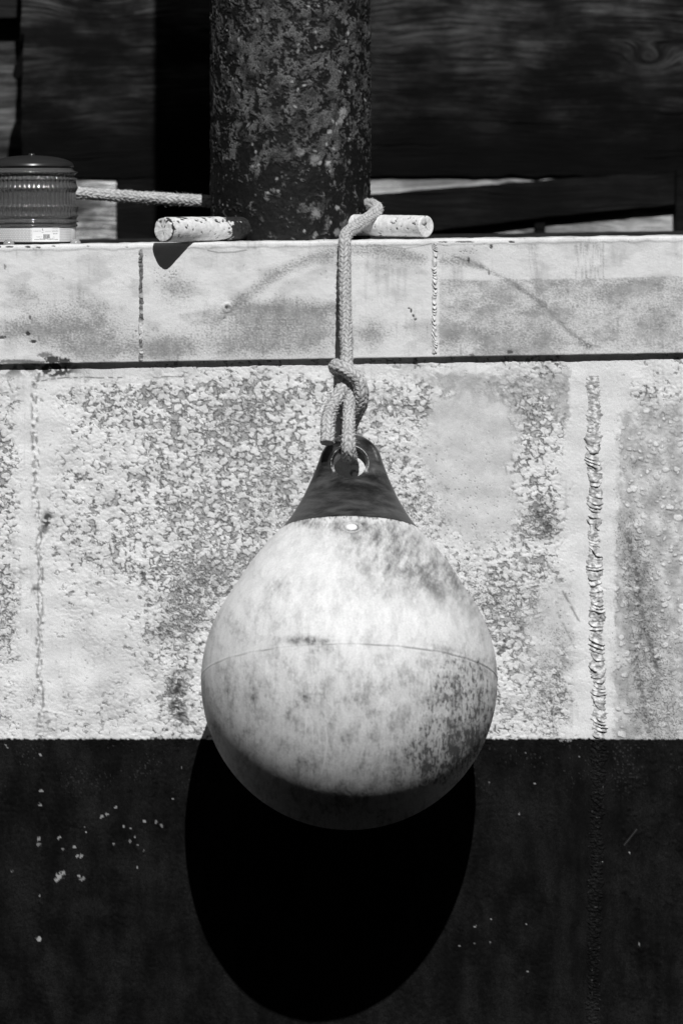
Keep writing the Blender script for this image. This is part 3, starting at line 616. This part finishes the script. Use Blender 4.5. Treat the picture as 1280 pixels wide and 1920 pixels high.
lowR = ss(.1, .5, blobs(sx, sy, [(880, 1300, 50, 90, 1), (850, 1400, 60, 50, .8)]))
dirt = np.clip(.92*patchy*(.85+.22*n3+.22*n4+.3*n2)+speck*(.02+.52*lowR)+.10*ss(-.1, .6, n2+n3*.5), 0, .97)
streak = fbm(sx/4, sy/50, 405, 3); dirt = np.clip(dirt+.10*ss(.1, .6, streak)*ss(1150, 1300, sy), 0, .97)
spots = blobs(sx, sy, [(832, 1302, 4, 6, .9), (893, 1372, 5, 7, 1), (888, 1400, 6, 10, 1), (876, 1388, 4, 5, .9), (912, 1360, 3, 14, .8), (720, 1514, 10, 4, .5), (836, 1345, 3, 7, .8), (855, 1265, 3, 5, .7), (866, 1420, 6, 8, .8)])
dirt = np.clip(np.maximum(dirt, ss(.3, .7, spots+.25*n3)*fr*.9), 0, .97)
dirt = np.clip(np.maximum(dirt, ss(.0, .5, n3+n4*.6+.7*np.exp(-(WB-LZ)/5.0)-.35)*np.exp(-(WB-LZ)/11.0)*1.0), 0, .97)
dirt = np.clip(1-(1-dirt)*(1-topR*np.clip(.58+.16*dg_+.26*n1+.26*n2+.14*n3+.12*n4, .05, .9)), 0, .97)
sc = np.zeros_like(sx)
for pts, wd, am in [([(578, 1326), (575, 1352), (574, 1382)], 1.1, .8), ([(587, 1360), (589, 1398)], .9, .5), ([(611, 1358), (614, 1385), (609, 1420), (604, 1445)], 1.5, .9), ([(585, 1407), (608, 1412)], 1, .4), ([(640, 1180), (655, 1196)], 3, .3), ([(600, 1195), (660, 1197)], 2, .4)]:
    sc = np.maximum(sc, am*np.exp(-(line(sx, sy, pts)/wd)**2))
hair = ss(.52, .7, perlin(sx/1.9, sy/28, 406)+.2*perlin(sx/30, sy/60, 407))*ss(1300, 1380, sy)*ss(700, 560, sx)*.45
sc = np.clip(np.maximum(sc, hair), 0, 1)*fr
seam = np.exp(-((LZ)/1.5)**2); seam_hi = np.exp(-((LZ-2.6)/1.4)**2)
dirt = np.maximum(dirt, np.exp(-((LZ+.4)/1.15)**2)*ss(-.25, .35, perlin(sx/40, sy*0+2, 408)+.45*ss(600, 800, sx)*ss(960, 860, sx)-.1)*.75)
sm_ = (.25+.75*ss(640, 780, sx+60*perlin(sx/50, sy*0, 420)))
disp = -1.1*seam*sm_+.9*seam_hi*(.5+.5*sm_)+.15*fbm(sx/90, sy/90, 411, 2)-.2*speck
vx, vy, vz = LX/R, LY/R, LZ/R
LX = LX+vx*disp; LY = LY+vy*disp; LZ = LZ+vz*disp
mat_s = PX
body = grid('ball', LX*PX, LY*PX, (LZ+R)*PX, M_BUOY, buoy, dict(dirt=dirt, scuff=sc), wrap=True, raw=True, flip=True)
# black head: loft + raised ring round the eye, fused, then the eye is cut through
wl2 = np.concatenate([[WB-1.5], np.arange(WB, 452, 3), np.linspace(452, 464.8, 10)]); al = smooth1(np.interp(wl2, wv, av), 4); blh = smooth1(np.interp(wl2, wv, bv), 4); al[-1] = blh[-1] = .4
al[:2] -= .5; blh[:2] -= .5
th_ = np.linspace(0, 2*math.pi, 120, endpoint=False); Tq, Wq = np.meshgrid(th_, wl2)
head = grid('eye_head', al[:, None]*np.sin(Tq)*PX, -blh[:, None]*np.cos(Tq)*PX, (Wq+R)*PX, M_HEAD, buoy, wrap=True, raw=True, flip=True)
WH = 405.0
def to_bm(me): b = bmesh.new(); b.from_mesh(me); return b
b = to_bm(head.data)
for i_ in (0, len(wl2)-1):
    b.verts.ensure_lookup_table(); f = [b.verts[i_*120+j] for j in range(120)]
    try: b.faces.new(f if i_ else f[::-1])
    except ValueError: pass
def torus(b, cx, cy, cz, Rm, r1, r2, n=72, m=16):
    g_ = [[b.verts.new(((cx+(Rm+r1*math.cos(2*math.pi*j/m))*math.cos(2*math.pi*i/n))*PX, (cy+r2*math.sin(2*math.pi*j/m))*PX, (cz+R+(Rm+r1*math.cos(2*math.pi*j/m))*math.sin(2*math.pi*i/n))*PX)) for j in range(m)] for i in range(n)]
    for i in range(n):
        for j in range(m): b.faces.new((g_[i][j], g_[(i+1) % n][j], g_[(i+1) % n][(j+1) % m], g_[i][(j+1) % m]))
torus(b, -1.5, 0, WH, 35, 7, 29)
torus(b, 0, 0, 409, 51, 8, 16)
bmesh.ops.recalc_face_normals(b, faces=b.faces); b.to_mesh(head.data); b.free()
rm = head.modifiers.new('fuse', 'REMESH'); rm.mode = 'VOXEL'; rm.voxel_size = 1.8*PX; rm.use_smooth_shade = True
sm = head.modifiers.new('soften', 'SMOOTH'); sm.factor = .5; sm.iterations = 14
cutm = bpy.data.meshes.new('cut'); b = bmesh.new()
bmesh.ops.create_cone(b, cap_ends=True, segments=96, radius1=30*PX, radius2=30*PX, depth=200*PX, matrix=Matrix.Translation((-1.5*PX, 0, (WH+R)*PX)) @ Matrix.Rotation(math.pi/2, 4, 'X'))
b.to_mesh(cutm); b.free(); cuto = bpy.data.objects.new('cut', cutm); link(cuto, buoy)
bo = head.modifiers.new('eye', 'BOOLEAN'); bo.operation = 'DIFFERENCE'; bo.solver = 'EXACT'; bo.object = cuto
bpy.context.view_layer.update(); dg = bpy.context.evaluated_depsgraph_get()
nm = bpy.data.meshes.new_from_object(head.evaluated_get(dg)); head.modifiers.clear(); head.data = nm
bpy.data.objects.remove(cuto)
for p in nm.polygons: p.use_smooth = True
nm.materials.clear(); nm.materials.append(M_HEAD)
try: nm.set_sharp_from_angle(angle=math.radians(50))
except Exception: pass
# filling valve set in the front of the ball, just under the head
vw = 253.0; bvv = float(np.interp(vw, wr, b_)); slope = math.atan2(-(np.interp(vw+6, wr, b_)-np.interp(vw-6, wr, b_)), 12)
def disc_part(name, profile, mat, parent):
    n = 48; a = np.linspace(0, 2*math.pi, n, endpoint=False); r = np.array([p[0] for p in profile])[:, None]; h_ = np.array([p[1] for p in profile])[:, None]
    X_, Y_, Z_ = r*np.cos(a)*PX, r*np.sin(a)*PX, h_*PX+0*a
    o = grid(name, X_, Y_, Z_, mat, parent, wrap=True, raw=True, flip=True)
    return o
vo = disc_part('valve_ring', [(21, -2.5), (21, .6), (19, 1.6), (17, 1.2), (15, -.2), (11, -3.5), (9, -5)], M_RING, buoy)
vo.matrix_local = Matrix.Translation((2*PX, -bvv*PX, (vw+R)*PX)) @ Matrix.Rotation(math.pi/2-slope, 4, 'X')
pl = disc_part('valve_plug', [(10.5, -5), (10.5, 1), (9.5, 2.6), (6, 3.4), (.2, 3.6)], M_VALVE, vo)

# ------------------------------------------------------------------ beacon lamp standing on the gunwale
BX, BY = 59.2, 92.0
bcx, _, bz = A(BX, 457, BY)
beacon = thing('beacon_lamp', 'round ribbed beacon lamp with dark cap and white base, standing on the gunwale', 'warning light', W(bcx, BY, bz+1))
def lathe(name, prof_, mat, parent, n=96, ribs=None, flip=False):
    a = np.linspace(0, 2*math.pi, n, endpoint=False)
    r = np.array([p[0] for p in prof_], float)[:, None]; z = np.array([p[1] for p in prof_], float)[:, None]
    rr = r+0*a
    if ribs is not None: rr = rr+ribs(r, z, a)
    return grid(name, rr*np.sin(a)*PX, -rr*np.cos(a)*PX, (z+0*a)*PX, mat, parent, wrap=True, raw=True, flip=flip)
def Bz(py): return 458-py
outer = [(76, 424), (86, 424), (87.5, 421), (84, 417), (89, 415), (84.5, 409), (88.5, 404), (86.5, 395), (89.5, 385), (85, 383), (83.6, 372), (84, 358), (88, 351), (84.1, 341.4), (84, 336), (87.5, 333), (82, 331), (81, 326), (87.5, 321), (80, 318), (77, 312), (74, 309)]
prof_o = [(r, Bz(y)) for r, y in outer]
pr = []
for (r0, z0), (r1, z1) in zip(prof_o[:-1], prof_o[1:]):
    kx = max(1, int(abs(z1-z0)/2.0))
    for q in range(kx): pr.append((r0+(r1-r0)*q/kx, z0+(z1-z0)*q/kx))
pr.append(prof_o[-1])
def ribf(r, z, a):
    zz = z; nrib = 54
    on = ((zz > Bz(349)) & (zz < Bz(322)))*1.0+((zz > Bz(404)) & (zz < Bz(351)))*.8
    return on*(np.abs(np.cos(a*nrib/2))**.5-1)*2.6
inner = [(r-6, z) for r, z in pr[::-1] if True]
inner = [(min(r, 78), z) for r, z in inner]
lens = lathe('lens', pr+inner[0:1]+inner[1:]+pr[:1], M_LENS, beacon, n=432, ribs=lambda r, z, a: np.where(r > 79.5, ribf(r, z, a), 0), flip=True)
cap = lathe('cap', [(74, Bz(308)), (79, Bz(311)), (80, Bz(309)), (79.5, Bz(307.5))]+[(79*math.cos(t), Bz(307.5)+18.5*math.sin(t)) for t in np.linspace(.05, 1.5, 22)]+[(5, Bz(289)), (.2, Bz(289))], M_CAP, beacon, flip=True)
lathe('knob', [(6.5, Bz(290)), (6.3, Bz(287)), (5, Bz(285.6)), (2.5, Bz(285)), (.2, Bz(285))], M_CAP, cap, n=32, flip=True)
core = lathe('reflector', [(66, Bz(422)), (66, Bz(416)), (40, Bz(412)), (30, Bz(405)), (34, Bz(385)), (44, Bz(360)), (52, Bz(340)), (52, Bz(325)), (20, Bz(318)), (.2, Bz(318))], M_CORE, beacon, n=64, flip=True)
base = lathe('base', [(60, Bz(452)), (82.5, Bz(452)), (84, Bz(450.5)), (84.3, Bz(448)), (84.3, Bz(427)), (83.4, Bz(424.8)), (81, Bz(424)), (60, Bz(424))], M_TAPE, beacon, n=128, flip=True)
lathe('gasket', [(50, Bz(458.5)), (78, Bz(458.5)), (78, Bz(452)), (50, Bz(452))], M_RUB, base, n=64, flip=True)
def onbase(name, quads, mat, parent, r, th0):
    """quads: list of (x0,x1,y0,y1) arc length right of th0 / height u, laid round the base"""
    V, F = [], []
    for (x0, x1, y0, y1) in quads:
        n = max(1, int(abs(x1-x0)/3)); 
        for q in range(n):
            xa = x0+(x1-x0)*q/n; xb = x0+(x1-x0)*(q+1)/n; b0 = len(V)
            for xx, yy in ((xa, y0), (xb, y0), (xb, y1), (xa, y1)):
                t = th0+xx/84.3; V.append((r*math.sin(t)*PX, -r*math.cos(t)*PX, yy*PX))
            F.append((b0, b0+1, b0+2, b0+3))
    return mesh_np(name, V, F, mat, parent, smooth=True)
th_s = math.asin((65.5-BX)/84.3)
x1s = 84.3*(math.asin((115-BX)/84.3)-th_s)
st_ = onbase('sticker', [(0, x1s, Bz(451), Bz(424.8))], M_STK, base, 84.7, th_s)
rng = np.random.default_rng(3); q = []; x = x1s*.385
while x < x1s*.62: wd = rng.choice([.5, .9, 1.4]); q.append((x, x+wd, Bz(445.2), Bz(437.6))); x += wd+rng.choice([.4, .7])
onbase('barcode', q, M_INK, st_, 84.95, th_s)
# tape: rows of small rings at the left, fine grid at the right
V, F = [], []
def ringq(cx, cy, r0, r1, n=8):
    for i in range(n):
        b0 = len(V)
        for rr, aa_ in ((r0, i), (r1, i), (r1, i+1), (r0, i+1)):
            a = 2*math.pi*aa_/n+math.pi/8; t = (cx+rr*math.cos(a))/84.3; V.append((84.55*math.sin(t)*PX, -84.55*math.cos(t)*PX, (cy+rr*math.sin(a))*PX))
        F.append((b0, b0+3, b0+2, b0+1)[::-1])
for row in range(7):
    for i in range(-30, 2):
        cx_ = i*5.2+(row % 2)*2.6
        if cx_ < 84.3*th_s-2 or cx_ > 1e3: ringq(cx_, Bz(449.3-row*3.6), 1.5, 2.25)
mesh_np('tape_rings', V, F, M_TAPEP, base)
q = [(x1s+2+i*3.2, x1s+2.5+i*3.2, Bz(450), Bz(427)) for i in range(11)]+[(x1s+1, x1s+36, Bz(448-i*3.2), Bz(447.5-i*3.2)) for i in range(7)]
onbase('tape_grid', q, M_TAPEP, base, 84.6, th_s)
def text_on(txt, x, y, width, hgt, mat, name='lettering', align='LEFT'):
    cu = bpy.data.curves.new(name, 'FONT'); cu.body = txt; cu.size = 1; cu.resolution_u = 2
    to = bpy.data.objects.new('t', cu); link(to); bpy.context.view_layer.update()
    me = bpy.data.meshes.new_from_object(to.evaluated_get(bpy.context.evaluated_depsgraph_get())); bpy.data.objects.remove(to)
    co = np.array([v.co[:] for v in me.vertices]); mn = co.min(0); mx = co.max(0)
    for v, c_ in zip(me.vertices, co):
        xx = x+(c_[0]-mn[0])/(mx[0]-mn[0])*width; yy = y+(c_[1]-mn[1])/(mx[1]-mn[1])*hgt; t = th_s+xx/84.3
        v.co = (84.98*math.sin(t)*PX, -84.98*math.cos(t)*PX, yy*PX)
    me.materials.clear(); me.materials.append(mat)
    o = bpy.data.objects.new(name, me); link(o, st_)
e = x1s/50.0
text_on('www.ESAFETYLIGHTS.com', 3.5*e, Bz(448.2), 43*e, 2.7, M_INK)
text_on('SAFETY', 2*e, Bz(432.4), 13*e, 1.5, M_INK2)
text_on('LIGHTS', 22*e, Bz(433), 10*e, 1.5, M_INK2)
text_on('PHOTO', 36*e, Bz(428), 10*e, 1.7, M_INK2)
text_on('SOLFM', 35*e, Bz(433), 12*e, 2.6, M_INK2)
text_on('SOLAR', 36.5*e, Bz(437.3), 9*e, 1.9, M_INK)
text_on('MADE IN', 6.5*e, Bz(443), 10.5*e, 1.5, M_INK2)
text_on('USA', 36*e, Bz(443.5), 4*e, 1.5, M_INK2)
onbase('emblem', [(17.2*e, 18.2*e, Bz(430.5), Bz(426.3)), (16.7*e, 17.4*e, Bz(429), Bz(427.3)), (18.2*e, 19*e, Bz(431.5), Bz(429.8)), (16*e, 19.5*e, Bz(434.1), Bz(433.5))], M_INK2, st_, 84.95, th_s)
for t in (math.radians(-25), math.radians(70), math.radians(-120), math.radians(160)):
    sb = lathe('cap_nut', [(10.5, -.5), (10.5, 3), (9.5, 6.5), (6.5, 10), (3, 11.6), (.2, 12)], M_CLEAR, beacon, n=32, flip=True)
    rr_ = 90; sb.location = (rr_*math.sin(t)*PX, -rr_*math.cos(t)*PX, 0)

# ------------------------------------------------------------------ dock timbers behind
TY = 1350.0
def slab(name, poly_apparent, y0, thick, mat, label, cat, jag=0, parent=None, bend=0, group=None, res=26):
    """closed prism from an outline seen at depth y0; edges subdivided and roughened"""
    pts = [A(x, z, y0) for x, z in poly_apparent]; out = []
    for (a, b2) in zip(pts, pts[1:]+pts[:1]):
        ln = math.hypot(b2[0]-a[0], b2[2]-a[2]); n = max(1, int(ln/res))
        for i in range(n):
            t = i/n; x = a[0]+(b2[0]-a[0])*t; z = a[2]+(b2[2]-a[2])*t
            j = 0 if i == 0 else jag
            out.append((x+j*float(perlin(x/31, z/31, 500)), z+j*float(perlin(x/29, z/33, 501))))
    cx_ = sum(p[0] for p in out)/len(out); zb_ = max(p[1] for p in out); base_ = Vector(W(cx_, y0, zb_))
    b = bmesh.new(); fr_ = [b.verts.new(Vector(W(x, y0, z))-base_) for x, z in out]; bk = [b.verts.new(Vector(W(x, y0+thick, z))-base_) for x, z in out]
    b.faces.new(fr_); b.faces.new(bk[::-1]); n = len(out)
    for i in range(n): b.faces.new((fr_[(i+1) % n], fr_[i], bk[i], bk[(i+1) % n]))
    bmesh.ops.recalc_face_normals(b, faces=b.faces)
    bmesh.ops.bevel(b, geom=[e for e in b.edges if abs((e.calc_face_angle(0))) > .9], offset=3*PX, segments=2, affect='EDGES')
    me = bpy.data.meshes.new(name); b.to_mesh(me); b.free(); me.materials.append(mat)
    o = bpy.data.objects.new(name, me); link(o, parent); o.location = base_
    tag(o, label, cat, group); return o
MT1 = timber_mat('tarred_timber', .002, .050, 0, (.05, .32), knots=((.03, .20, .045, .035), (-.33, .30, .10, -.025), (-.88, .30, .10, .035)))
MT2 = timber_mat('grey_timber', .012, .075, 3.1)
MT3 = timber_mat('black_timber', .002, .008, 5.2)
MP = timber_mat('bleached_timber', .16, .42, 7.7, sc=1.3)
MP2 = timber_mat('bleached_timber_patchy', .05, .7, 9.2, sc=2.2)
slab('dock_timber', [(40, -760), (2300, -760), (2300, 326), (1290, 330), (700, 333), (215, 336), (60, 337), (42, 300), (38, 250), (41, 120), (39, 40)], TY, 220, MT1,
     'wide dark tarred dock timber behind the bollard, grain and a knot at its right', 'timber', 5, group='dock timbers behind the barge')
slab('dock_timber', [(-900, 42), (70, 40), (70, 334), (-900, 336)], TY+170, 200, MT2, 'greyer weathered timber showing left of the split end of the wide one', 'timber', 3, group='dock timbers behind the barge')
slab('dock_timber', [(-900, -760), (90, -760), (90, 34), (-900, 36)], TY+120, 200, timber_mat('slate_timber', .015, .03, 2.0), 'smooth grey timber in the top left corner above the weathered one', 'timber', 2, group='dock timbers behind the barge')
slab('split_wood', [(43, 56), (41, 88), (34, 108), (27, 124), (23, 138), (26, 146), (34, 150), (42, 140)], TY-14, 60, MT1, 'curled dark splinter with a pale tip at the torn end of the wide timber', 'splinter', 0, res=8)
slab('pale_board', [(-300, 338), (219, 335), (222, 462), (-300, 462)], TY+6, 40, MP2, 'pale blotched board glimpsed behind the level rope beside the beacon lamp', 'board', 2)
slab('dock_post', [(218, 336), (395, 334), (640, 334), (640, 560), (222, 560)], TY-12, 90, MT3, 'black upright timber behind the bollard, right of the pale blotched board', 'post', 2)
slab('pale_plank', [(640, 335), (1400, 331), (1400, 520), (640, 520)], TY+8, 40, MP, 'pale weathered plank in bright strips around the black slanting brace', 'board', 2)
slab('dock_brace', [(640, 372), (720, 362), (860, 350), (1070, 333), (1500, 310), (1500, 362), (1268, 385), (1020, 409), (900, 424), (640, 452)], TY-14, 18, MT3, 'black slanting brace crossing the pale plank right of the bollard', 'timber', 2)
slab('dock_block', [(1002, 416), (1022, 414), (1022, 452), (1002, 452)], TY-6, 12, MT3, 'small black block under the slanting brace', 'timber', 0)
slab('dock_post', [(1267, 316), (1420, 314), (1420, 560), (1267, 560)], TY-30, 90, MT3, 'black upright timber at the right edge under the wide one', 'post', 2)
slab('quay_wall', [(-3500, -900), (4500, -900), (4500, 3400), (-3500, 3400)], TY+560, 60, MT3, 'dark quay wall behind all the timbers', 'wall', 0, res=4000)
bpy.context.view_layer.update()
